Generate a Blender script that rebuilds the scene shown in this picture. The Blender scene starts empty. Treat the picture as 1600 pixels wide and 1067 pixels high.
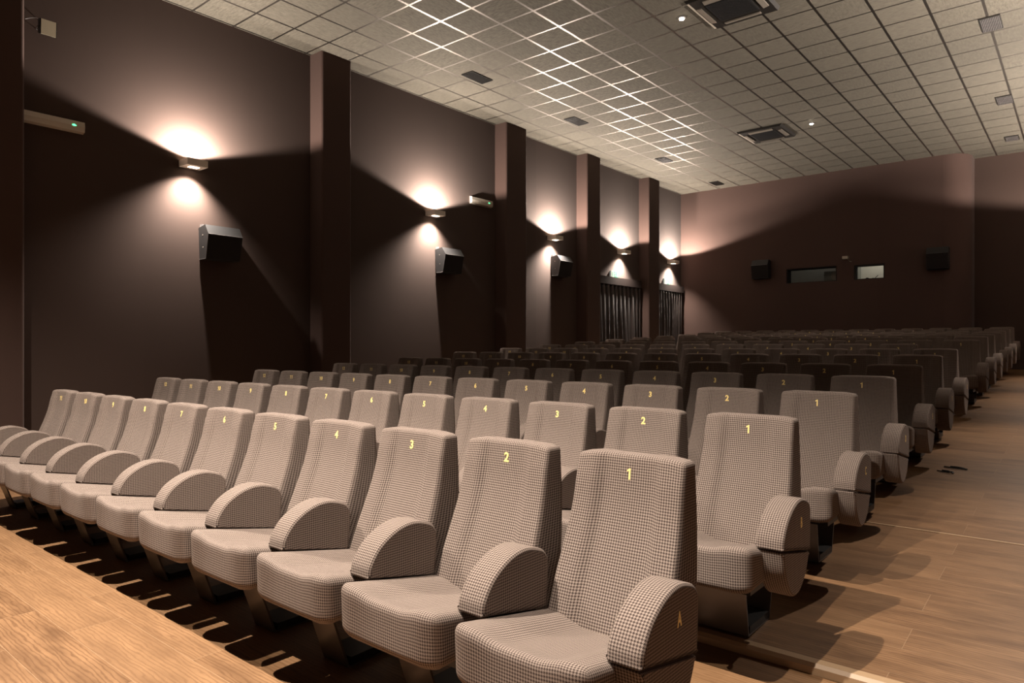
import bpy, math, random
from mathutils import Vector
random.seed(7)
S = bpy.context.scene
COL = S.collection
PI = math.pi

# ------------------------------------------------------------------ camera
cam_d = bpy.data.cameras.new('camera')
cam = bpy.data.objects.new('camera', cam_d)
COL.objects.link(cam)
cam.location = (0, 0, 1.4)
cam.rotation_euler = (PI / 2, 0, 0.69234)
cam_d.sensor_width = 36
cam_d.lens = 1082.4 / 1600 * 36
cam_d.shift_y = (541.66 - 533.5) / 1600
cam_d.clip_start = 0.05
S.camera = cam

# ------------------------------------------------------------------ world, colour management
S.view_settings.view_transform = 'Standard'
S.view_settings.look = 'None'
S.view_settings.gamma = 1
S.view_settings.use_curve_mapping = False
S.view_settings.exposure = 0.0
W = bpy.data.worlds.new('world')
S.world = W
W.use_nodes = True
W.node_tree.nodes['Background'].inputs[0].default_value = (0.9, 0.75, 0.6, 1)
W.node_tree.nodes['Background'].inputs[1].default_value = 0.0

WARM = (1.0, 0.86, 0.74)
STAGE_COL = (1.0, 0.87, 0.74)
STAGE_W = 1560
SC_UP_W = 520
SC_DN_W = 580
SPOT_W = 170


def spot_lamp(name, loc, target, watt, cone, blend, color, radius, parent=None):
    d = bpy.data.lights.new(name, 'SPOT')
    d.energy = watt
    d.spot_size = math.radians(cone)
    d.spot_blend = blend
    d.color = color
    d.shadow_soft_size = radius
    o = bpy.data.objects.new(name, d)
    COL.objects.link(o)
    o.location = loc
    v = Vector(target) - Vector(loc)
    o.rotation_euler = v.to_track_quat('-Z', 'Y').to_euler()
    if parent:
        o.parent = parent
        o.matrix_parent_inverse = parent.matrix_world.inverted()
    return o


# front stage downlights hanging near the ceiling above the front row
STAGE = [(-1.35, 0.55, 5.55, 0.7), (-2.6, 0.55, 5.55, 1.5), (-5.5, 0.55, 5.55, 1.75)]
for sx, sy, sz, k in STAGE:
    spot_lamp('stage_light', (sx, sy, sz), (sx, sy + 0.25, 0), STAGE_W * k, 104, 0.9, STAGE_COL, 0.03)

# ------------------------------------------------------------------ dimensions
XL, XR = -9.5, 0.45
YF, YB = -3.2, 19.5
ZC = 6.027
P = 0.58                     # seat pitch
ROWS = list(range(15))
RISE = [0, .054, .11, .169, .232, .308, .368, .430, .49, .55, .60, .65, .70, .765, .825]
LET = 'ABCDEFGHIJKLMNO'


def rowY(k): return 2.2 + 1.175 * k
def rowX(k): return -1.273 - 0.012 * k


FLOORPTS = [(YF - .4, 0), (3.12, 0), (3.121, .042)]
for k, z in zip(ROWS[1:], RISE[1:]):
    FLOORPTS.append((rowY(k), z))
FLOORPTS.append((YB + 1.6, .87))


def floor_z(y):
    for (a, za), (b, zb) in zip(FLOORPTS, FLOORPTS[1:]):
        if a <= y <= b:
            return za + (zb - za) * (y - a) / (b - a)
    return FLOORPTS[-1][1]


# ------------------------------------------------------------------ node helpers
def new_mat(name):
    m = bpy.data.materials.new(name)
    m.use_nodes = True
    return m, m.node_tree, m.node_tree.nodes['Principled BSDF']


def simple(name, col, rough=0.6, metal=0.0, spec=None, emit=None, estr=0):
    m, t, b = new_mat(name)
    b.inputs['Base Color'].default_value = (*col, 1)
    b.inputs['Roughness'].default_value = rough
    b.inputs['Metallic'].default_value = metal
    if spec is not None:
        b.inputs['Specular IOR Level'].default_value = spec
    if emit:
        b.inputs['Emission Color'].default_value = (*emit, 1)
        b.inputs['Emission Strength'].default_value = estr
    return m


def mth(t, op, a, b=None, c=None):
    n = t.nodes.new('ShaderNodeMath')
    n.operation = op
    for i, v in enumerate((a, b, c)):
        if v is None:
            continue
        if isinstance(v, (int, float)):
            n.inputs[i].default_value = v
        else:
            t.links.new(v, n.inputs[i])
    return n.outputs[0]


def mixc(t, fac, a, b, mode='MIX'):
    n = t.nodes.new('ShaderNodeMix')
    n.data_type = 'RGBA'
    n.blend_type = mode
    for s, v in ((n.inputs[0], fac), (n.inputs[6], a), (n.inputs[7], b)):
        if isinstance(v, (int, float)):
            s.default_value = v
        elif isinstance(v, tuple):
            s.default_value = (*v, 1) if len(v) == 3 else v
        else:
            t.links.new(v, s)
    return n.outputs[2]


def noise(t, vec, scale, detail=3, rough=0.5):
    n = t.nodes.new('ShaderNodeTexNoise')
    n.inputs['Scale'].default_value = scale
    n.inputs['Detail'].default_value = detail
    n.inputs['Roughness'].default_value = rough
    if vec is not None:
        t.links.new(vec, n.inputs['Vector'])
    return n.outputs['Fac']


def mapping(t, vec, loc=(0, 0, 0), scale=(1, 1, 1), rot=(0, 0, 0)):
    n = t.nodes.new('ShaderNodeMapping')
    n.inputs['Location'].default_value = loc
    n.inputs['Scale'].default_value = scale
    n.inputs['Rotation'].default_value = rot
    t.links.new(vec, n.inputs['Vector'])
    return n.outputs[0]


def coords(t, which='Object'):
    n = t.nodes.new('ShaderNodeTexCoord')
    return n.outputs[which]


def bump(t, b, h, strength, dist):
    n = t.nodes.new('ShaderNodeBump')
    n.inputs['Strength'].default_value = strength
    n.inputs['Distance'].default_value = dist
    t.links.new(h, n.inputs['Height'])
    t.links.new(n.outputs[0], b.inputs['Normal'])


# ------------------------------------------------------------------ materials
def mat_houndstooth():
    m, t, b = new_mat('houndstooth_fabric')
    uv = coords(t, 'UV')
    sp = t.nodes.new('ShaderNodeSeparateXYZ')
    t.links.new(mapping(t, uv, scale=(1 / .0098, 1 / .0098, 1)), sp.inputs[0])
    u, v = sp.outputs[0], sp.outputs[1]
    wx = mth(t, 'LESS_THAN', mth(t, 'FRACT', u), .5)
    wy = mth(t, 'LESS_THAN', mth(t, 'FRACT', v), .5)
    tw = mth(t, 'LESS_THAN', mth(t, 'FRACT', mth(t, 'MULTIPLY', mth(t, 'ADD', u, v), 2.0)), .5)
    # twill picks the warp or the weft thread
    a = mth(t, 'MULTIPLY', wx, tw)
    c = mth(t, 'MULTIPLY', wy, mth(t, 'SUBTRACT', 1.0, tw))
    mask = mth(t, 'ADD', a, c)
    nz = noise(t, mapping(t, uv, scale=(300, 300, 1)), 3, 2)
    light = mixc(t, nz, (.245, .197, .170), (.345, .283, .246))
    dark = mixc(t, nz, (.036, .025, .022), (.062, .043, .037))
    t.links.new(mixc(t, mask, light, dark), b.inputs['Base Color'])
    b.inputs['Roughness'].default_value = .92
    b.inputs['Specular IOR Level'].default_value = .15
    b.inputs['Sheen Weight'].default_value = .04
    b.inputs['Sheen Roughness'].default_value = .4
    b.inputs['Sheen Tint'].default_value = (.8, .72, .64, 1)
    bump(t, b, mth(t, 'ADD', mth(t, 'MULTIPLY', mask, .5), nz), .35, .0012)
    return m


def mat_wall(name, col):
    m, t, b = new_mat(name)
    o = coords(t)
    nz = noise(t, o, 220, 3, .6)
    big = noise(t, o, .7, 2)
    n = mth(t, 'ADD', mth(t, 'MULTIPLY', nz, .35), mth(t, 'MULTIPLY', big, .25))
    sp = t.nodes.new('ShaderNodeSeparateXYZ')
    t.links.new(o, sp.inputs[0])
    pan = t.nodes.new('ShaderNodeTexWhiteNoise')
    pan.noise_dimensions = '1D'
    t.links.new(mth(t, 'FLOOR', mth(t, 'MULTIPLY', mth(t, 'ADD', sp.outputs[1], mth(t, 'MULTIPLY', sp.outputs[0], 1.0)), 1 / 1.4)), pan.inputs['W'])
    n = mth(t, 'ADD', n, mth(t, 'MULTIPLY', pan.outputs['Value'], .16))
    c2 = tuple(x * 1.35 for x in col)
    c1 = tuple(x * .75 for x in col)
    t.links.new(mixc(t, n, c1, c2), b.inputs['Base Color'])
    b.inputs['Roughness'].default_value = .9
    b.inputs['Specular IOR Level'].default_value = .2
    b.inputs['Sheen Weight'].default_value = .1
    bump(t, b, nz, .25, .002)
    return m


def mat_floor():
    m, t, b = new_mat('oak_plank_floor')
    o = coords(t)
    br = t.nodes.new('ShaderNodeTexBrick')
    br.inputs['Scale'].default_value = 1
    br.inputs['Brick Width'].default_value = 1.22
    br.inputs['Row Height'].default_value = .25
    br.inputs['Mortar Size'].default_value = .0012
    br.inputs['Mortar Smooth'].default_value = .3
    br.offset = .37
    br.inputs['Color1'].default_value = (0, 0, 0, 1)
    br.inputs['Color2'].default_value = (1, 1, 1, 1)
    br.inputs['Mortar'].default_value = (.5, .5, .5, 1)
    t.links.new(mapping(t, o, loc=(.18, .03, 0)), br.inputs['Vector'])
    tone = br.outputs['Color']
    # per plank shift of the grain
    sh = t.nodes.new('ShaderNodeVectorMath')
    sh.operation = 'MULTIPLY_ADD'
    t.links.new(tone, sh.inputs[0])
    sh.inputs[1].default_value = (7.3, 3.1, 0)
    t.links.new(o, sh.inputs[2])
    g0 = sh.outputs[0]
    warp = noise(t, mapping(t, g0, scale=(1.6, 7, 1)), 1.6, 3, .55)
    wv = t.nodes.new('ShaderNodeTexWave')
    wv.wave_type = 'BANDS'
    wv.bands_direction = 'Y'
    wv.inputs['Scale'].default_value = 9
    wv.inputs['Distortion'].default_value = 9
    wv.inputs['Detail'].default_value = 3
    wv.inputs['Detail Scale'].default_value = 1.1
    wv.inputs['Detail Roughness'].default_value = .6
    t.links.new(mapping(t, g0, scale=(.35, 1.8, 1)), wv.inputs['Vector'])
    fine = noise(t, mapping(t, g0, scale=(5, 160, 1)), 1.5, 4, .65)
    rings = mth(t, 'POWER', wv.outputs['Fac'], 3.0)
    base = mixc(t, mth(t, 'MULTIPLY_ADD', warp, 1.8, -.4), (.125, .070, .036), (.40, .255, .145))
    c = mixc(t, mth(t, 'MULTIPLY', rings, .7), base, (.11, .058, .028))
    c = mixc(t, mth(t, 'MULTIPLY', fine, .6), c, (.10, .054, .026))
    c = mixc(t, mth(t, 'MULTIPLY', tone, .30), c, (.33, .215, .125))
    c = mixc(t, mth(t, 'MULTIPLY', br.outputs['Fac'], .55), c, (.42, .32, .22))
    c = mixc(t, 1.0, c, (.86, .77, .68), 'MULTIPLY')
    t.links.new(c, b.inputs['Base Color'])
    t.links.new(mth(t, 'ADD', mth(t, 'MULTIPLY', fine, .2), .36), b.inputs['Roughness'])
    b.inputs['Specular IOR Level'].default_value = .35
    bump(t, b, mth(t, 'ADD', fine, mth(t, 'MULTIPLY', rings, .5)), .12, .002)
    return m


def mat_ceiling():
    m, t, b = new_mat('ceiling_tiles')
    o = coords(t)
    sp = t.nodes.new('ShaderNodeSeparateXYZ')
    t.links.new(mapping(t, o, loc=(8.869, -5.7365, 0)), sp.inputs[0])
    gx = mth(t, 'DIVIDE', sp.outputs[0], .6)
    gy = mth(t, 'DIVIDE', sp.outputs[1], .6)

    def line(g, w):
        f = mth(t, 'FRACT', mth(t, 'ADD', g, .5))
        return mth(t, 'LESS_THAN', mth(t, 'ABSOLUTE', mth(t, 'SUBTRACT', f, .5)), w)
    ln = mth(t, 'MAXIMUM', line(gx, .029), line(gy, .024))
    cell = t.nodes.new('ShaderNodeCombineXYZ')
    t.links.new(mth(t, 'FLOOR', gx), cell.inputs[0])
    t.links.new(mth(t, 'FLOOR', gy), cell.inputs[1])
    wn = t.nodes.new('ShaderNodeTexWhiteNoise')
    wn.noise_dimensions = '2D'
    t.links.new(cell.outputs[0], wn.inputs['Vector'])
    r = wn.outputs['Value']
    # each tile's mineral fibre runs one way or the other
    n1 = noise(t, mapping(t, o, scale=(9, 34, 1)), 1.0, 6, .75)
    n2 = noise(t, mapping(t, o, scale=(34, 9, 1)), 1.0, 6, .75)
    n = mixc(t, mth(t, 'GREATER_THAN', r, .5), n1, n2)
    spk = noise(t, o, 130, 2, .6)
    n = mth(t, 'MULTIPLY_ADD', n, 2.6, -.8)
    nn = t.nodes.new('ShaderNodeClamp')
    t.links.new(n, nn.inputs[0])
    tile = mixc(t, nn.outputs[0], (.066, .059, .047), (.205, .188, .152))
    tile = mixc(t, mth(t, 'MULTIPLY', spk, .4), tile, (.10, .092, .074))
    tile = mixc(t, mth(t, 'MULTIPLY', r, .35), tile, (.095, .087, .070))
    t.links.new(tile, b.inputs['Base Color'])
    b.inputs['Roughness'].default_value = .85
    b.inputs['Specular IOR Level'].default_value = .3
    bump(t, b, spk, .15, .003)
    g = t.nodes.new('ShaderNodeBsdfPrincipled')
    g.inputs['Base Color'].default_value = (.22, .20, .18, 1)
    g.inputs['Roughness'].default_value = .38
    g.inputs['Metallic'].default_value = 1.0
    mx = t.nodes.new('ShaderNodeMixShader')
    t.links.new(ln, mx.inputs[0])
    t.links.new(b.outputs[0], mx.inputs[1])
    t.links.new(g.outputs[0], mx.inputs[2])
    out = [n for n in t.nodes if n.type == 'OUTPUT_MATERIAL'][0]
    t.links.new(mx.outputs[0], out.inputs[0])
    return m


def mat_curtain():
    m, t, b = new_mat('brown_satin_curtain')
    b.inputs['Base Color'].default_value = (.020, .012, .010, 1)
    b.inputs['Roughness'].default_value = .28
    b.inputs['Specular IOR Level'].default_value = 1.0
    b.inputs['Sheen Weight'].default_value = .3
    return m


M = dict(
    fabric=mat_houndstooth(),
    wall=mat_wall('brown_wall_fabric', (.069, .046, .0385)),
    pier=mat_wall('brown_pilaster_fabric', (.074, .0455, .038)),
    backwall=mat_wall('rose_brown_wall_fabric', (.095, .060, .051)),
    floor=mat_floor(), ceil=mat_ceiling(), curtain=mat_curtain(),
    steel=simple('satin_dark_steel', (.16, .14, .13), .38, .75),
    black=simple('black_steel', (.012, .012, .013), .45, .2),
    gold=simple('gold_thread', (1.0, .78, .30), .4, 0),
    sconce=simple('painted_lamp_metal', (.72, .66, .58), .5, .0),
    glow=simple('lamp_glass', (1, .9, .75), .4, 0, emit=(1, .82, .60), estr=14),
    spotglow=simple('downlight_bulb', (1, .9, .75), .4, 0, emit=(1, .86, .66), estr=60),
    speaker=simple('black_speaker_case', (.020, .020, .021), .5),
    grille=simple('speaker_grille_cloth', (.012, .010, .010), .9),
    edge=simple('worn_speaker_edge', (.16, .15, .15), .35),
    white=simple('white_plastic', (.62, .58, .50), .45),
    led=simple('green_indicator', (.05, .6, .2), .4, 0, emit=(.1, 1, .35), estr=3),
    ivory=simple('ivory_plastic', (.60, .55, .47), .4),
    dark=simple('dark_grille', (.016, .014, .012), .5),
    louvre=simple('grey_louvre', (.30, .27, .23), .35, .3),
    reflector=simple('floodlight_glass', (.55, .50, .38), .25, 0.3),
    signgreen=simple('exit_green', (.01, .14, .08), .6, 0, emit=(.03, .55, .32), estr=.25),
    signwhite=simple('exit_white', (.30, .32, .29), .6, 0, emit=(.9, .95, .85), estr=.25),
    blackwall=simple('black_reveal', (.01, .008, .008), .8),
    booth=simple('booth_wall', (.62, .58, .52), .8),
    boothdark=simple('booth_grey', (.22, .22, .20), .7),
    cable=simple('black_cable', (.01, .01, .01), .4),
    nosing=simple('oak_nosing', (.40, .27, .16), .4),
    pelmet=simple('brown_pelmet', (.030, .018, .015), .8),
)
gm, gt, gb = new_mat('booth_glass')
gb.inputs['Base Color'].default_value = (.9, .93, .9, 1)
gb.inputs['Roughness'].default_value = .02
gb.inputs['Transmission Weight'].default_value = 1
gb.inputs['IOR'].default_value = 1.1
M['glass'] = gm


# ------------------------------------------------------------------ mesh helpers
class MB:
    """collects shapes into one mesh"""
    def __init__(s):
        s.v, s.f, s.uv, s.mi, s.sm = [], [], [], [], []

    def box(s, x0, x1, y0, y1, z0, z1, mi=0):
        o = len(s.v)
        s.v += [(x, y, z) for z in (z0, z1) for y in (y0, y1) for x in (x0, x1)]
        for q in ((0, 2, 3, 1), (4, 5, 7, 6), (0, 1, 5, 4), (2, 6, 7, 3), (0, 4, 6, 2), (1, 3, 7, 5)):
            s.face([o + i for i in q], mi)
        return s

    def face(s, idx, mi=0, uv=None, smooth=False):
        s.f.append(tuple(idx))
        s.mi.append(mi)
        s.sm.append(smooth)
        s.uv.append(uv or [(s.v[i][0] + s.v[i][1], s.v[i][2]) for i in idx])

    def prism(s, poly, a0, a1, axis='x', mi=0):
        """extrude a 2D polygon along an axis; poly holds the two other coordinates in order"""
        def P3(p, a):
            return {'x': (a, p[0], p[1]), 'y': (p[0], a, p[1]), 'z': (p[0], p[1], a)}[axis]
        o = len(s.v)
        n = len(poly)
        s.v += [P3(p, a0) for p in poly] + [P3(p, a1) for p in poly]
        s.face([o + i for i in range(n)][::-1], mi)
        s.face([o + n + i for i in range(n)], mi)
        for i in range(n):
            j = (i + 1) % n
            s.face([o + i, o + j, o + n + j, o + n + i], mi)
        return s

    def cyl(s, c, r, h, axis='z', n=20, mi=0, r2=None):
        r2 = r if r2 is None else r2
        o = len(s.v)
        for k, (rr, hh) in enumerate(((r, 0), (r2, h))):
            for i in range(n):
                a = 2 * PI * i / n
                p, q = rr * math.cos(a), rr * math.sin(a)
                s.v.append({'z': (c[0] + p, c[1] + q, c[2] + hh), 'x': (c[0] + hh, c[1] + p, c[2] + q),
                            'y': (c[0] + p, c[1] + hh, c[2] + q)}[axis])
        s.face([o + i for i in range(n)][::-1], mi)
        s.face([o + n + i for i in range(n)], mi)
        for i in range(n):
            j = (i + 1) % n
            s.face([o + i, o + j, o + n + j, o + n + i], mi, smooth=True)
        return s

    def tube(s, pts, r, n=8, mi=0):
        rings = []
        for k, p in enumerate(pts):
            p = Vector(p)
            d = (Vector(pts[min(k + 1, len(pts) - 1)]) - Vector(pts[max(k - 1, 0)])).normalized()
            a = d.orthogonal().normalized()
            c = d.cross(a)
            rings.append(len(s.v))
            for i in range(n):
                t = 2 * PI * i / n
                s.v.append(tuple(p + a * r * math.cos(t) + c * r * math.sin(t)))
        for A, B in zip(rings, rings[1:]):
            for i in range(n):
                j = (i + 1) % n
                s.face([A + i, A + j, B + j, B + i], mi, smooth=True)
        return s

    def grid_box(s, hx, hy, hz, r, nx, ny, nz, fn, k=4):
        """rounded box on a dense grid, then bent by fn; UVs in metres"""
        def samples(h, n):
            a = [h - r + r * math.tan(PI / 4 * i / k) for i in range(k + 1)]
            inner = [(-h + r) + (2 * (h - r)) * i / n for i in range(1, n)]
            return [-x for x in reversed(a)] + inner + a
        ax = [samples(hx, nx), samples(hy, ny), samples(hz, nz)]
        H = (hx, hy, hz)
        idx = {}

        def vert(p):
            key = tuple(round(c, 6) for c in p)
            if key not in idx:
                q = [max(-H[i] + r, min(H[i] - r, p[i])) for i in range(3)]
                d = Vector([p[i] - q[i] for i in range(3)])
                if d.length > 0:
                    d = d.normalized() * r
                w = fn(q[0] + d[0], q[1] + d[1], q[2] + d[2])
                idx[key] = len(s.v)
                s.v.append(w)
            return idx[key]
        for a in range(3):
            b, c = (a + 1) % 3, (a + 2) % 3
            for sg in (-1, 1):
                for i in range(len(ax[b]) - 1):
                    for j in range(len(ax[c]) - 1):
                        qs = []
                        uv = []
                        for (ii, jj) in ((i, j), (i + 1, j), (i + 1, j + 1), (i, j + 1)):
                            p = [0, 0, 0]
                            p[a] = sg * H[a]
                            p[b] = ax[b][ii]
                            p[c] = ax[c][jj]
                            qs.append(vert(p))
                            uv.append({0: (p[1], p[2]), 1: (p[0], p[2]), 2: (p[0], p[1])}[a])
                        if sg < 0:
                            qs, uv = qs[::-1], uv[::-1]
                        s.face(qs, 0, uv, True)
        return s

    def plate(s, prof, x0, x1, r, k=4):
        """padded plate: closed (y,z) profile extruded over x with rounded rims"""
        n = len(prof)
        nor = []
        for i in range(n):
            a, b = Vector(prof[i - 1]), Vector(prof[(i + 1) % n])
            t = (b - a).normalized()
            nor.append(Vector((t.y, -t.x)))
        area = sum(prof[i - 1][0] * prof[i][1] - prof[i][0] * prof[i - 1][1] for i in range(n))
        sg = 1 if area > 0 else -1
        arc = [0]
        for i in range(n):
            arc.append(arc[-1] + (Vector(prof[(i + 1) % n]) - Vector(prof[i])).length)
        rings = []
        for i in range(k + 1):
            th = PI / 2 * i / k
            rings.append((x0 + r * (1 - math.sin(th)), r * (1 - math.cos(th)), -r * (PI / 2 - th)))
        rings = [(x0 + r * (1 - math.sin(PI / 2 * i / k)), r * (1 - math.cos(PI / 2 * i / k)), 0) for i in range(k, -1, -1)]
        # from x0 face (inset r) out to the full profile, then back to x1
        out = []
        for i in range(k + 1):
            th = PI / 2 * i / k
            out.append((x0 + r * (1 - math.cos(th)), r * (1 - math.sin(th)), r * th))
        mid = x1 - x0 - 2 * r
        for i in range(k + 1):
            th = PI / 2 * i / k
            out.append((x1 - r + r * math.sin(th), r * (1 - math.cos(th)), r * PI / 2 + mid + r * th))
        R = []
        for x, ins, u in out:
            R.append((len(s.v), u))
            for i in range(n):
                q = Vector(prof[i]) - nor[i] * ins * sg
                s.v.append((x, q.x, q.y))
        for (A, ua), (B, ub) in zip(R, R[1:]):
            for i in range(n):
                j = (i + 1) % n
                q = [A + i, B + i, B + j, A + j]
                uv = [(ua, arc[i]), (ub, arc[i]), (ub, arc[i + 1]), (ua, arc[i + 1])]
                if sg > 0:
                    q, uv = q[::-1], uv[::-1]
                s.face(q, 0, uv, True)
        for (A, _), fl in ((R[0], sg > 0), (R[-1], sg < 0)):
            q = [A + i for i in range(n)]
            if fl:
                q = q[::-1]
            s.face(q, 0, [(s.v[i][1], s.v[i][2]) for i in q], False)
        return s

    def mesh(s, name, mats):
        me = bpy.data.meshes.new(name)
        me.from_pydata(s.v, [], s.f)
        for m in (mats if isinstance(mats, (list, tuple)) else [mats]):
            me.materials.append(m)
        uvl = me.uv_layers.new(name='UVMap')
        flat = [c for f in s.uv for uv in f for c in uv]
        uvl.data.foreach_set('uv', flat)
        me.polygons.foreach_set('material_index', s.mi)
        me.polygons.foreach_set('use_smooth', s.sm)
        me.update()
        return me

    def build(s, name, mats, parent=None, loc=None):
        return link(name, s.mesh(name, mats), parent, loc)


def link(name, me, parent=None, loc=None):
    o = bpy.data.objects.new(name, me)
    COL.objects.link(o)
    if loc:
        o.location = loc
    if parent:
        o.parent = parent
    return o


def tag(o, label, cat, group=None):
    o['label'] = label
    o['category'] = cat
    if group:
        o['group'] = group
    return o


def empty(name, loc, label, cat, group=None, rz=0):
    o = bpy.data.objects.new(name, None)
    o.empty_display_size = .1
    COL.objects.link(o)
    o.location = loc
    o.rotation_euler = (0, 0, rz)
    return tag(o, label, cat, group)


def struct(o):
    o['kind'] = 'structure'
    return o


def one_polys(h, w, cx):
    st = h * .17
    y0, y1 = -h / 2, h / 2
    return [[(cx - st / 2, y0), (cx + st / 2, y0), (cx + st / 2, y1), (cx - st / 2 + st * .25, y1), (cx - st / 2 - h * .19, y1 - h * .17),
             (cx - st / 2 - h * .19, y1 - h * .32), (cx - st / 2, y1 - h * .22)]]


def number_mesh(n, size, bold):
    t = str(n)
    if '1' not in t:
        return text_mesh(t, size, bold)
    h = size * .76
    w = size * .62
    mb = MB()
    pos = [(i - (len(t) - 1) / 2) * w * .92 for i in range(len(t))]
    for c, cx in zip(t, pos):
        if c == '1':
            for q in one_polys(h, w, cx + h * .05):
                mb.prism(q, -.0006, .0006, 'z')
        else:
            tm = text_mesh(c, size, bold)
            o = len(mb.v)
            mb.v += [(v.co.x + cx, v.co.y, v.co.z) for v in tm.vertices]
            for f in tm.polygons:
                mb.face([o + i for i in f.vertices])
    return mb.mesh('seat_number', M['gold'])


def text_mesh(body, size, bold, sx=1.0):
    c = bpy.data.curves.new('lettering', 'FONT')
    c.body = body
    c.size = size
    c.offset = bold
    c.extrude = .0006
    c.align_x = 'CENTER'
    c.align_y = 'CENTER'
    c.resolution_u = 3
    o = bpy.data.objects.new('lettering', c)
    COL.objects.link(o)
    bpy.context.view_layer.update()
    me = bpy.data.meshes.new_from_object(o.evaluated_get(bpy.context.evaluated_depsgraph_get()))
    bpy.data.objects.remove(o)
    for v in me.vertices:
        v.co.x *= sx
    me.materials.clear()
    me.materials.append(M['gold'])
    return me


# ------------------------------------------------------------------ the room
def rounded_rect_poly(x0, x1, y0, y1, r, corners, n=6):
    """polygon in x,y; corners (name set) rounded: 'fn' = front(low y) at x1, 'bk' = high y at x1"""
    pts = [(x0, y0)]
    if 'fn' in corners:
        pts += [(x1 - r + r * math.sin(a), y0 + r - r * math.cos(a)) for a in [PI / 2 * i / n for i in range(n + 1)]]
    else:
        pts.append((x1, y0))
    if 'bk' in corners:
        pts += [(x1 - r + r * math.cos(a), y1 - r + r * math.sin(a)) for a in [PI / 2 * i / n for i in range(n + 1)]]
    else:
        pts.append((x1, y1))
    pts.append((x0, y1))
    return pts


# floor: level in front, one low step under the second row, then a gentle ramp
mb = MB()
for (a, za), (b, zb) in zip(FLOORPTS, FLOORPTS[1:]):
    o = len(mb.v)
    x0, x1 = XL - .2, XR + .2
    mb.v += [(x0, a, za), (x1, a, za), (x1, b, zb), (x0, b, zb)]
    mb.face([o, o + 1, o + 2, o + 3])
y0, y1 = FLOORPTS[0][0], FLOORPTS[-1][0]
o = len(mb.v)
mb.v += [(XL - .2, y0, -.2), (XR + .2, y0, -.2), (XR + .2, y1, -.2), (XL - .2, y1, -.2)]
mb.face([o, o + 3, o + 2, o + 1])
struct(mb.build('floor', M['floor']))

mb = MB()
mb.prism([(3.095, .0005), (3.16, .0005), (3.16, .0455), (3.112, .0455), (3.095, .032)], XL, XR, 'x')
struct(mb.build('trim_11', M['nosing']))
z = floor_z(5.40)
struct(MB().prism([(5.39, z - .005), (5.41, z - .005), (5.41, z + .004), (5.39, z + .003)], XL, XR, 'x').build('trim_12', M['nosing']))
struct(MB().box(XL - .2, XR + .2, YF - .2, YB + 1.6, ZC, ZC + .1).build('ceiling', M['ceil']))
struct(MB().box(XL - .2, XL, YF - .2, YB + 1.6, -.1, ZC + .05).build('wall_left', M['wall']))
struct(MB().box(XR, XR + .2, YF - .2, YB + 1.6, -.1, ZC + .05).build('wall_right', M['wall']))
struct(MB().box(XL - .1, XR + .1, YF - .2, YF, -.1, ZC + .05).build('wall_front', M['wall']))

# back wall: projection booth stands forward, its free corner is rounded; two glazed openings
XB1 = -2.12
yb0, yb1 = YB, YB + .9
mb = MB()
R = .55
wins = [(-6.36, -5.06, 3.135, 3.535), (-4.65, -3.93, 3.135, 3.515)]
# forward face as panels around the openings
cuts = [XL - .05]
for a, b, _, _ in wins:
    cuts += [a, b]
cuts.append(XB1 - R)
for i in range(len(cuts) - 1):
    a, b = cuts[i], cuts[i + 1]
    if i % 2 == 0:
        mb.box(a, b, yb0, yb0 + .3, 0, ZC)
    else:
        w = wins[i // 2]
        mb.box(a, b, yb0, yb0 + .3, 0, w[2])
        mb.box(a, b, yb0, yb0 + .3, w[3], ZC)
n = 14
arcp = [(XB1 - R + R * math.sin(PI / 2 * i / n), yb0 + R - R * math.cos(PI / 2 * i / n)) for i in range(n + 1)]
arcp.append((XB1, yb1 + .1))
o = len(mb.v)
for x, y in arcp:
    mb.v += [(x, y, 0), (x, y, ZC)]
for i in range(len(arcp) - 1):
    mb.face([o + 2 * i, o + 2 * i + 2, o + 2 * i + 3, o + 2 * i + 1], smooth=True)
struct(mb.build('wall_back', M['backwall']))
struct(MB().box(XB1 - .02, XR + .1, yb1, yb1 + .1, 0, ZC).build('wall_recess', M['wall']))

for i, (a, b, c, d) in enumerate(wins):
    w = struct(MB().box(a, b, yb0 + .26, yb0 + .27, c, d).build('window_%d' % (i + 1), M['glass']))
    f = MB()
    t = .03
    f.box(a - .0, a + t, yb0 + .02, yb0 + .3, c, d).box(b - t, b, yb0 + .02, yb0 + .3, c, d)
    f.box(a + t, b - t, yb0 + .02, yb0 + .3, c, c + t * .6).box(a + t, b - t, yb0 + .02, yb0 + .3, d - t, d)
    f.build('window_frame', M['blackwall'], w)
# the booth room seen through the panes
mb = MB()
mb.box(-7.4, -3.0, yb0 + 1.5, yb0 + 1.55, 2.2, 4.6, 0)
mb.box(-7.4, -3.0, yb0 + .31, yb0 + 1.5, 4.55, 4.6, 1)
mb.box(-7.4, -3.0, yb0 + .31, yb0 + 1.5, 2.2, 2.25, 1)
mb.box(-7.45, -7.4, yb0 + .31, yb0 + 1.5, 2.2, 4.6, 0)
mb.box(-3.05, -3.0, yb0 + .31, yb0 + 1.5, 2.2, 4.6, 0)
mb.box(-4.86, -4.82, yb0 + .31, yb0 + 1.5, 2.2, 4.6, 1)
struct(mb.build('wall_booth', [M['booth'], M['boothdark']]))
bl = bpy.data.lights.new('booth_light', 'POINT')
bl.energy = 26
bl.color = (1, .95, .85)
bl.shadow_soft_size = .1
blo = bpy.data.objects.new('booth_light', bl)
COL.objects.link(blo)
blo.location = (-4.1, yb0 + .9, 4.35)
bl2 = bl.copy()
bl2.energy = 2.2
blo2 = bpy.data.objects.new('booth_light', bl2)
COL.objects.link(blo2)
blo2.location = (-5.9, yb0 + .9, 4.35)
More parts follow.
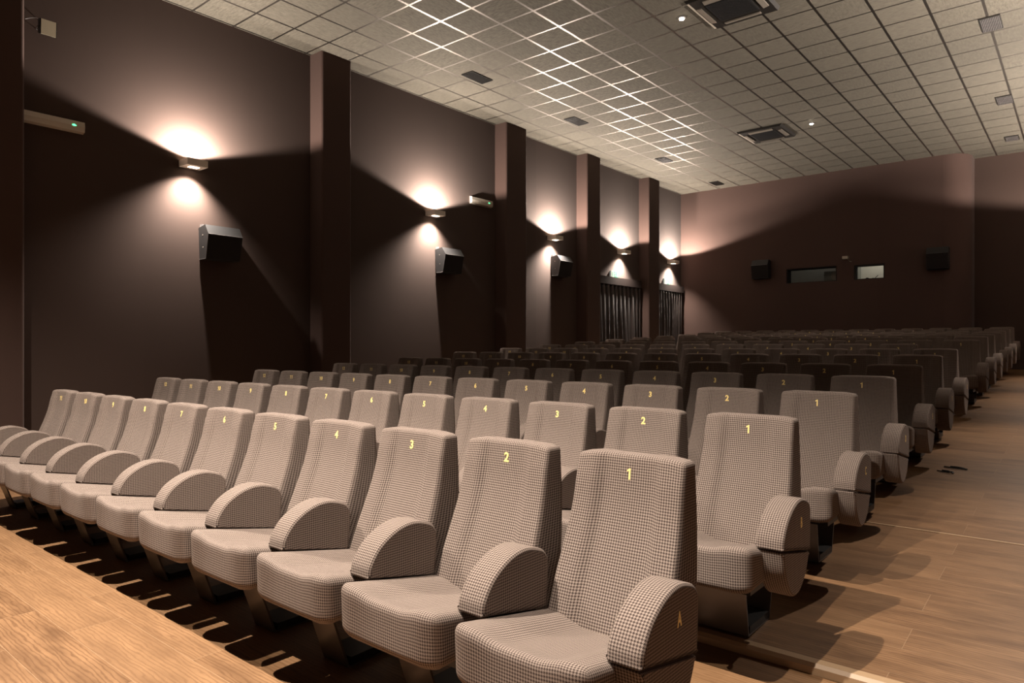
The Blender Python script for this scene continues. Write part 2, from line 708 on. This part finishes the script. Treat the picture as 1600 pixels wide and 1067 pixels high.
# projector parts behind the glass
pj = empty('film_projector', (-5.25, yb0 + .62, 3.16), 'round-lensed film projector behind the wide booth window', 'projector')
MB().box(-.3, .3, 0, .5, -.5, .3).build('body', M['boothdark'], pj)
MB().cyl((0.02, -.12, .16), .11, .13, 'y', 24).cyl((.02, -.16, .16), .075, .05, 'y', 24).build('lens', M['louvre'], pj)
pj2 = empty('booth_lamp', (-4.42, yb0 + .62, 3.12), 'small dark twin-headed lamp behind the bright booth window', 'lamp')
MB().cyl((-.05, 0, .06), .05, .12, 'y', 16).cyl((.09, 0, .05), .045, .12, 'y', 16).build('head', M['black'], pj2)
MB().box(-.12, .16, .02, .1, -.6, .02).tube([(.1, .05, .06), (.2, .05, .16)], .008).build('bracket', M['black'], pj2)

# pilasters, left (seen) and right (mirrored)
PIL = [(1.9, 2.5), (6.43, 7.0), (10.9, 11.58), (13.9, 14.5), (16.94, 17.56)]
for i, (a, b) in enumerate(PIL):
    mb = MB()
    mb.prism(rounded_rect_poly(XL - .01, XL + .31, a, b, .035, {'fn', 'bk'}), -.02, ZC + .01, 'z')
    struct(mb.build('trim_%d' % (i + 1), M['pier']))
    mb = MB()
    mb.prism([(XR + .01 + (XL - x), y) for x, y in rounded_rect_poly(XL, XL + .2, a, b, .035, {'fn', 'bk'})][::-1], -.02, ZC + .01, 'z')
    struct(mb.build('trim_%d' % (i + 6), M['pier']))


# ------------------------------------------------------------------ wall lamps
ORD = ['first', 'second', 'third', 'fourth', 'fifth']
SCY = [4.50, 9.06, 12.86, 15.93, 18.75]
SCY_R = [7.0, 10.8, 14.8, 18.3]


def sconce(y, left, label):
    x = XL if left else XR
    d = 1 if left else -1
    z = 3.89
    e = empty('wall_lamp', (x, y, z), label, 'wall lamp', 'box lamps on the %s wall' % ('left' if left else 'right'))
    L, p, h = .14, .25, .045
    t = .006
    b = MB()
    xs = sorted((0.0, d * p))
    b.box(xs[0], xs[1], -L, -L + t, -h, h).box(xs[0], xs[1], L - t, L, -h, h)
    b.box(*sorted((d * p, d * (p - t))), -L + t, L - t, -h, h).box(*sorted((0, d * t)), -L + t, L - t, -h, h)
    # bottom plate with slot for the lens
    a0, a1 = sorted((d * t, d * .09))
    c0, c1 = sorted((d * .17, d * (p - t)))
    b.box(a0, a1, -L + t, L - t, -h, -h + t).box(c0, c1, -L + t, L - t, -h, -h + t)
    m0, m1 = sorted((d * .09, d * .17))
    b.box(m0, m1, -L + t, -.065, -h, -h + t).box(m0, m1, .065, L - t, -h, -h + t)
    b.build('housing', M['sconce'], e)
    g = MB()
    g.box(m0, m1, -.063, .063, -h - .003, -h + t * .8)
    g.build('lens', M['glow'], e)
    g = MB()
    g.box(*sorted((d * .07, d * .19)), -.07, .07, .02, .028)
    g.build('upper_diffuser', M['glow'], e)
    spot_lamp('wall_lamp_uplight', (x + d * .22, y, z + .06), (x + d * .22, y, z + 5), SC_UP_W if left else SC_UP_W * 1.3, 152, .16, WARM, .03)
    spot_lamp('wall_lamp_downlight', (x + d * .22, y, z - .06), (x + d * (.19 - (.9 if left else 0)), y - (.5 if left else 2.6), z - 5), SC_DN_W if left else SC_DN_W * .9, 114 if left else 70, 1.0, WARM, .03)
    return e


for i, y in enumerate(SCY):
    sconce(y, True, 'grey box wall lamp glowing up and down on the left wall, %s from the front' % ORD[i])
for i, y in enumerate(SCY_R):
    sconce(y, False, 'grey box wall lamp on the right wall, %s from the front' % ORD[i])


# ------------------------------------------------------------------ speakers on the side wall
SPK = [(4.63, 2.61, 'first'), (9.17, 2.80, 'second'), (12.85, 3.03, 'third')]
prof = [(0.03, 0.0), (.21, 0.0), (.28, .335), (.19, .47), (.0, .44)]
for y, z, nm in SPK:
    e = empty('wall_speaker', (XL, y, z), 'angled black loudspeaker below the %s wall lamp on the left wall' % nm,
              'loudspeaker', 'loudspeakers on the left wall')
    MB().prism([(a, b) for a, b in prof], 0, .50, 'y').build('cabinet', M['speaker'], e)
    # baffle: dark cloth set into the lower front face
    a, b = Vector(prof[1]), Vector(prof[2])
    nrm = Vector((b.y - a.y, -(b.x - a.x))).normalized()
    q = [a + (b - a) * .03 + nrm * .001, a + (b - a) * .97 + nrm * .001, a + (b - a) * .97 + nrm * .008, a + (b - a) * .03 + nrm * .008]
    MB().prism([tuple(v) for v in q], .01, .49, 'y').build('grille', M['grille'], e)
    t = MB()
    t.tube([(b.x, 0, b.y), (b.x, .5, b.y)], .004).tube([(a.x, 0, a.y), (b.x, 0, b.y)], .0035)
    t.tube([(a.x, 0, a.y), (.03, 0, 0)], .003)
    t.build('edge_trim', M['edge'], e)
    t = MB()
    t.cyl((.12, -.004, .33), .008, .004, 'y', 10).cyl((.13, -.004, .16), .008, .004, 'y', 10)
    t.build('screw', M['louvre'], e)
    for q in (.02, .40):
        MB().box(0, .06, q, q + .03, .44, .49).build('bracket', M['edge'], e)

# loudspeakers on the back wall
for x, z, nm in ((-7.24, 3.30, 'left'), (-2.98, 3.27, 'right')):
    e = empty('wall_speaker', (x, YB, z), 'boxy black loudspeaker on the back wall, %s of the booth windows' % nm,
              'loudspeaker', 'loudspeakers on the back wall')
    pr = [(0, .0), (-.22, .0), (-.28, .37), (-.19, .52), (0, .5)]
    MB().prism(pr, 0, .46, 'x').build('cabinet', M['speaker'], e)
    MB().prism([(-.222, .02), (-.276, .36), (-.284, .36), (-.23, .02)], .01, .45, 'x').build('grille', M['grille'], e)
    MB().tube([(0, -.28, .37), (.46, -.28, .37)], .004).build('edge_trim', M['edge'], e)

# surveillance camera between the booth windows
e = empty('surveillance_camera', (-4.80, YB, 3.68), 'tiny white surveillance camera above and between the booth windows', 'camera')
MB().box(-.09, .04, -.16, -.03, .0, .07).build('body', M['white'], e)
MB().box(-.02, .02, -.04, 0, .01, .05).tube([(0, -.02, .01), (.06, -.04, -.06), (.1, -.03, -.07)], .012).build('mount', M['ivory'], e)


# ------------------------------------------------------------------ emergency lamps on the left wall
def emergency(y0, y1, z, label):
    e = empty('emergency_lamp', (XL, y0, z), label, 'emergency lamp')
    w = y1 - y0
    MB().prism([(0, -.075), (.06, -.06), (.07, 0), (.06, .06), (0, .075)], 0, w, 'y').build('housing', M['ivory'], e)
    MB().cyl((.068, w - .12, .005), .012, .006, 'x', 12).box(.0675, .070, w - .14, w - .095, -.004, .010).build('indicator', M['led'], e)


emergency(2.40, 3.19, 4.08, 'long cream emergency lamp with green light at the upper left')
emergency(10.13, 10.76, 4.34, 'short cream emergency lamp with green light beside the third pilaster')

# old halogen floodlight beside the first pilaster
e = empty('floodlight', (XL, 2.78, 5.14), 'small square floodlight bracketed high beside the leftmost pilaster', 'floodlight')
f = MB()
f.prism([(.10, -.10), (.20, -.15), (.22, .12), (.12, .14)], -.13, .13, 'y')
f.build('housing', M['black'], e)
g = MB()
g.prism([(.203, -.145), (.212, -.145), (.232, .115), (.223, .115)], -.115, .115, 'y')
g.build('glass', M['reflector'], e)
h = MB()
h.tube([(.15, -.145, 0), (.02, -.145, -.02), (.0, -.10, -.02)], .008).tube([(.15, .145, 0), (.02, .145, -.02), (0, .1, -.02)], .008)
h.tube([(.11, -.06, .13), (.06, -.14, .17), (.02, -.22, .15), (.02, -.3, .1)], .007)
h.build('bracket', M['edge'], e)
e.scale = (.66, .66, .66)


# ------------------------------------------------------------------ curtained doorways
def curtain(y0, y1, ztop, zbot, name, label):
    me = MB()
    w = y1 - y0
    nu, nv = 220, 24
    rnd = random.Random(name)
    ph = [rnd.uniform(0, 6.28) for _ in range(6)]
    o = len(me.v)
    for j in range(nv + 1):
        v = j / nv
        for i in range(nu + 1):
            u = i / nu
            uu = u + .008 * math.sin(5 * v + ph[0] + 9 * u)
            d = .050 * math.sin(uu * 2 * PI * 11 + ph[1] + .8 * math.sin(2.2 * v + ph[4])) + \
                .018 * math.sin(uu * 2 * PI * 22 + ph[2] + v) + .03 * math.sin(uu * 2 * PI * 4.3 + ph[3]) * v
            x = XL + .085 + d * (.8 + .3 * min(1, v * 3))
            me.v.append((x, y0 + w * u, ztop + (zbot - ztop) * v))
    for j in range(nv):
        for i in range(nu):
            a = o + j * (nu + 1) + i
            me.face([a, a + 1, a + nu + 2, a + nu + 1], smooth=True)
    e = empty('door_curtain', (0, 0, 0), label, 'curtain', 'curtains over the left wall doorways')
    c = me.build('drape', M['curtain'], e)
    md = c.modifiers.new('thickness', 'SOLIDIFY')
    md.thickness = .004
    MB().box(XL, XL + .15, y0 - .02, y1 + .02, ztop - .02, ztop + .17).build('pelmet', M['pelmet'], e)
    return e


curtain(14.56, 16.80, 3.02, floor_z(15.5) + .01, 'a', 'dark brown satin curtain over the doorway between the last two pilasters')
curtain(17.62, 19.38, 3.04, floor_z(18.5) + .01, 'b', 'dark brown satin curtain over the doorway next to the back wall')


def exit_sign(y, z, label):
    e = empty('exit_sign', (XL, y, z), label, 'exit sign', 'green exit signs')
    MB().box(0, .05, 0, .34, 0, .17).build('housing', M['signwhite'], e)
    b = MB()
    b.box(.051, .054, .13, .33, .01, .16, 0)           # green field
    b.box(.0542, .0556, .255, .315, .025, .145, 1)     # door
    b.box(.0542, .0556, .17, .185, .06, .12, 1).box(.0542, .0556, .15, .20, .10, .112, 1)
    b.cyl((.0542, .19, .135), .012, .0014, 'x', 10, 1)
    b.prism([(.17, .06), (.185, .06), (.16, .025), (.148, .025)], .0542, .0556, 'x', 1)
    b.prism([(.175, .07), (.187, .062), (.215, .045), (.205, .03)], .0542, .0556, 'x', 1)
    b.build('pictogram', [M['signgreen'], M['signwhite']], e)
    b = MB()
    b.box(.051, .054, .04, .07, .02, .15, 0)
    b.build('arrow', M['signgreen'], e)


exit_sign(15.42, 3.20, 'small green and white exit sign above the nearer doorway curtain')
exit_sign(18.35, 3.22, 'small green and white exit sign above the farther doorway curtain')


# ------------------------------------------------------------------ ceiling fittings
def vent(x, y, wx, wy, label, slat='y'):
    e = empty('ceiling_vent', (x, y, ZC), label, 'air vent', 'grilles in the ceiling')
    MB().box(-wx / 2, wx / 2, -wy / 2, wy / 2, -.012, 0).build('backing', M['dark'], e)
    f = MB()
    t = .012
    f.box(-wx / 2 - t, wx / 2 + t, -wy / 2 - t, -wy / 2, -.016, 0).box(-wx / 2 - t, wx / 2 + t, wy / 2, wy / 2 + t, -.016, 0)
    f.box(-wx / 2 - t, -wx / 2, -wy / 2, wy / 2, -.016, 0).box(wx / 2, wx / 2 + t, -wy / 2, wy / 2, -.016, 0)
    f.build('frame', M['dark'], e)
    s = MB()
    if slat == 'y':
        n = 12
        for i in range(n):
            a = -wx / 2 + wx * (i + .5) / n
            s.box(a - .003, a + .003, -wy / 2, wy / 2, -.024, -.0121)
        for i in range(3):
            a = -wy / 2 + wy * (i + 1) / 4
            s.box(-wx / 2, wx / 2, a - .002, a + .002, -.016, -.0122)
    s.build('slats', M['edge'] if x > -2 else M['dark'], e)


VO = ['nearest', 'second', 'third', 'farthest']
for i, (y, yy) in enumerate(((8.77, .50), (11.77, .50), (15.6, .46), (18.77, .46))):
    vent(-8.05, y, .23, yy, 'dark slotted ceiling vent near the left wall, %s of that row of four' % VO[i])
for i, (x, y, yy) in enumerate(((-1.05, 12.0, .50), (-1.18, 15.87, .50), (-1.27, 18.89, .40))):
    vent(x, y, .23, yy, 'slotted ceiling vent on the right side, %s of three' % ('nearest', 'middle', 'farthest')[i])


def cassette(x, y, label):
    e = empty('air_conditioner', (x, y, ZC), label, 'air conditioner', 'cassette air conditioners in the ceiling')
    w = .475
    b = MB()
    b.prism([(-w, 0), (-w + .03, -.045), (w - .03, -.045), (w, 0)], -w, w, 'y')
    b.build('panel', M['dark'], e)
    g = MB()
    g.box(-.27, .27, -.27, .27, -.055, -.045)
    for i in range(16):
        a = -.25 + .5 * i / 15
        g.box(-.25, .25, a - .004, a + .004, -.060, -.055)
    g.build('intake_grille', M['speaker'], e)
    for k in range(4):
        a = k * PI / 2
        l = MB()
        l.prism([(-.405, -.047), (-.335, -.049), (-.33, -.068), (-.40, -.058)], -.25, .25, 'y')
        o = l.build('louvre', M['louvre'], e)
        o.rotation_euler = (0, 0, a)
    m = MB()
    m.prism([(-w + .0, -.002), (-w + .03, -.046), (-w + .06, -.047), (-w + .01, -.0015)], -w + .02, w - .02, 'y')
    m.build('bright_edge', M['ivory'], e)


cassette(-3.68, 9.10, 'black square cassette air conditioner in the ceiling, cut by the top edge')
cassette(-5.34, 15.08, 'black square cassette air conditioner in the ceiling, the farther one')

for y, nm in ((9.02, 'beside the nearer air conditioner'), (14.99, 'beside the farther air conditioner')):
    e = empty('ceiling_spotlight', (-4.38, y, ZC), 'small bright ceiling spotlight %s' % nm, 'spotlight', 'ceiling spotlights')
    MB().cyl((0, 0, -.01), .06, .01, 'z', 24).cyl((0, 0, -.016), .05, .006, 'z', 24).build('ring', M['edge'], e)
    MB().cyl((0, 0, -.03), .032, .014, 'z', 20).build('bulb', M['spotglow'], e)
    if y > 5:
        spot_lamp('ceiling_spot_beam', (-4.38, y, ZC - .04), (-4.38, y, 0), SPOT_W, 84, .9, WARM, .03)

# stage downlights over the front, out of frame but lighting the place
for i, (sx, sy, sz, k) in enumerate(STAGE):
    e = empty('stage_lamp', (sx, sy, sz), 'black stage lamp hanging under the ceiling in front of the seats, %s from the right' % ORD[i],
              'stage lamp', 'stage lamps above the front row')
    MB().cyl((0, 0, .03), .10, .22, 'z', 20).build('housing', M['black'], e)
    MB().cyl((0, 0, .25), .012, ZC - sz - .25, 'z', 10).build('rod', M['black'], e)


# ------------------------------------------------------------------ cinema seats
def sstep(a, b, x):
    t = max(0, min(1, (x - a) / (b - a)))
    return t * t * (3 - 2 * t)


def interp(tab, z):
    if z <= tab[0][0]:
        return tab[0][1]
    for (a, va), (b, vb) in zip(tab, tab[1:]):
        if z <= b:
            t = (z - a) / (b - a)
            return va + (vb - va) * t
    return tab[-1][1]


def smooth_interp(tab, z):
    # average of nearby samples keeps the bends soft
    return sum(interp(tab, z + d) for d in (-.04, -.02, 0, .02, .04)) / 5


FRONT = [(.30, -.215), (.46, -.165), (.61, -.10), (.75, -.045), (.85, -.015), (.94, .0), (1.02, .012)]
REAR = [(.30, -.02), (.60, .075), (.80, .095), (1.02, .085)]
HW = [(.30, .235), (.58, .240), (.80, .226), (1.02, .219)]


def back_fn(x, y, z):
    # x in +-.23, y in +-.05 (front negative), z in +-.355
    Z = .655 + z
    t = (y + .05) / .10
    f = smooth_interp(FRONT, Z)
    r = smooth_interp(REAR, Z)
    bol = sstep(.10, .145, abs(x)) * .022
    bol *= 1 - .35 * sstep(.90, 1.0, Z)
    f -= bol
    Y = f + (r - f) * t
    return (x / .23 * interp(HW, Z), Y, Z - .008 * sstep(.15, .23, abs(x)) * sstep(.9, 1.0, Z))


back_me = MB().grid_box(.23, .05, .355, .019, 26, 3, 22, back_fn).mesh('backrest', M['fabric'])


def cush_fn(x, y, z):
    # x in +-.272, y in +-.25, z in +-.085
    y0 = -.405 + y                  # -.665 .. -.145
    t = (z + .085) / .17
    ys = y0
    top = .530 - .19 * (y0 + .60)
    top -= .024 * (1 - sstep(.08, .19, abs(x))) * sstep(-.76, -.55, y0)
    top -= .010 * (1 - sstep(.05, .17, abs(x)))
    bot = .345 + .05 * (y0 + .60) + .010 * sstep(.18, .258, abs(x))
    Z = bot + (top - bot) * t
    front = sstep(-.40, -.64, y0)
    ys += .008 * (1 - t) * front
    ys += .012 * (1 - sstep(.05, .2, abs(x))) * front * t
    ys += .010 * sstep(.18, .258, abs(x)) * front
    return (x, ys, Z)


cush_me = MB().grid_box(.258, .26, .085, .032, 22, 18, 6, cush_fn).mesh('seat_cushion', M['fabric'])


def curve_pts(ctrl, n=8):
    """closed Catmull-Rom; points marked sharp keep their corner"""
    out = []
    m = len(ctrl)
    for i in range(m):
        p0, p1, p2, p3 = (Vector(ctrl[(i + d) % m][:2]) for d in (-1, 0, 1, 2))
        if len(ctrl[i]) > 2:
            p0 = p1 - (p2 - p1)
        if len(ctrl[(i + 1) % m]) > 2:
            p3 = p2 + (p2 - p1)
        k = n if (p2 - p1).length > .03 else 3
        for j in range(k):
            t = j / k
            q = .5 * ((2 * p1) + (-p0 + p2) * t + (2 * p0 - 5 * p1 + 4 * p2 - p3) * t * t + (-p0 + 3 * p1 - 3 * p2 + p3) * t ** 3)
            out.append((q.x, q.y))
    return out


ARM = curve_pts([(-.535, .520, 1), (-.182, .450, 1), (-.176, .50, 1), (-.172, .615), (-.182, .648), (-.215, .675), (-.30, .697), (-.39, .683), (-.475, .635), (-.525, .570)])
arm_me = MB().plate(ARM, -.058, .058, .014).mesh('armrest', M['fabric'])
LOW = curve_pts([(-.530, .514, 1), (-.505, .42), (-.455, .340), (-.395, .300), (-.32, .300), (-.245, .345), (-.205, .40), (-.185, .444, 1)])
low_me = MB().plate(LOW, -.055, .055, .014).mesh('arm_panel', M['fabric'])
b = MB()
# frame under the cushion and the bracket below the armrest
b.box(-.20, .20, -.50, -.02, .30, .352)
b.box(-.20, .20, -.12, .04, .26, .42)
frame_me = b.mesh('seat_frame', M['black'])
bracket_me = MB().plate([(-.42, .34), (-.20, .34), (-.20, .455), (-.42, .50)], -.02, .02, .004).mesh('arm_bracket', M['black'])
b = MB()
# sled leg: front strip leaning back, rear strip leaning forward
t = .008
legs, bases = {}, {}
for key, w, fb, ft, rb in (('narrow', .088, -.335, -.455, .025), ('wide', .13, -.205, -.265, .07)):
    b = MB()
    b.prism([(ft, .345), (fb, .002), (rb, .002), (.16, .335), (.16 - t, .335), (rb - t, .002 + t), (fb + t, .002 + t), (ft + t * 1.1, .345)], -w, w, 'x')
    legs[key] = b.mesh('leg', M['steel'])
    bases[key] = MB().box(-w - .0005, w + .0005, fb + .015, rb - .015, .010, .045).mesh('base_plate', M['black'])

num_me = {i: number_mesh(i, .053, .0016) for i in range(1, 13)}
let_me = {c: text_mesh(c, .064, .0012, .6) for c in LET}

ROWNAME = ['front row', 'second row', 'third row', 'fourth row', 'fifth row', 'sixth row', 'seventh row',
           'eighth row', 'ninth row', 'tenth row', 'fifth row from the back', 'fourth row from the back',
           'third row from the back', 'second row from the back', 'last row by the back wall']
NTH = ['first', 'second', 'third', 'fourth', 'fifth', 'sixth', 'seventh', 'eighth', 'ninth', 'tenth', 'eleventh', 'twelfth']

for ri, (k, rz) in enumerate(zip(ROWS, RISE)):
    nseat = 11 if ri == 0 else 12
    kind = 'narrow' if ri == 0 else 'wide'
    lo = -.128 if ri == 0 else (-.05 if ri == 1 else -.06)
    first = 1 if k == 7 else 0      # the eighth row has no seat number 1
    for s in range(first, nseat):
        x = rowX(k) - P * s
        y = rowY(k)
        if ri < 7:
            lab = 'houndstooth cinema seat, gold number %d, %s, %s' % (s + 1, ROWNAME[ri],
                  'next to the right aisle' if s == 0 else '%s from the right aisle' % NTH[s])
        elif k == 7:
            lab = 'houndstooth cinema seat, %s, %s' % (ROWNAME[ri], 'beside the empty first place' if s == 1 else '%s from the right' % NTH[s - 1])
        else:
            lab = 'houndstooth cinema seat, %s, %s from the right aisle' % (ROWNAME[ri], NTH[s])
        e = empty('cinema_seat', (x, y, rz), lab, 'cinema seat', 'houndstooth cinema seats')
        bk = link('backrest', back_me, e)
        nm = link('seat_number', num_me[s + 1], bk)
        nm.location = (0, -.0015, .94)
        nm.rotation_euler = (math.radians(82.5), 0, 0)
        link('seat_cushion', cush_me, e)
        arm = link('armrest', arm_me, e, (P / 2, 0, 0))
        if s == first:
            lt = link('row_letter', let_me[LET[ri]], arm)
            lt.location = (.0585, -.31, .594)
            lt.rotation_euler = (PI / 2, 0, PI / 2)
            link('arm_panel', low_me, e, (P / 2, 0, 0))
        else:
            link('arm_bracket', bracket_me, e, (P / 2, 0, 0))
        if s == nseat - 1:
            link('armrest', arm_me, e, (-P / 2, 0, 0))
            link('arm_panel', low_me, e, (-P / 2, 0, 0))
        link('seat_frame', frame_me, e)
        link('leg', legs[kind], e, (lo, 0, 0))
        link('base_plate', bases[kind], e, (lo, 0, 0))

# loose black cable loops poking out beside the sixth row
y = 6.95
mb = MB()
mb.tube([(-1.02 + .0 + .1 * math.sin(a / 10 * PI), 7.35 + .05 * math.cos(a / 10 * PI * 1.4), floor_z(7.35) + .008) for a in range(0, 12)], .006)
mb.tube([(-.98 + .14 * math.sin(a / 10 * PI), 7.55 + .05 * math.cos(a / 10 * PI * 1.4), floor_z(7.55) + .008) for a in range(0, 12)], .006)
tag(mb.build('floor_cable', M['cable']), 'black cable loops lying on the aisle floor beside the fifth row', 'cable')
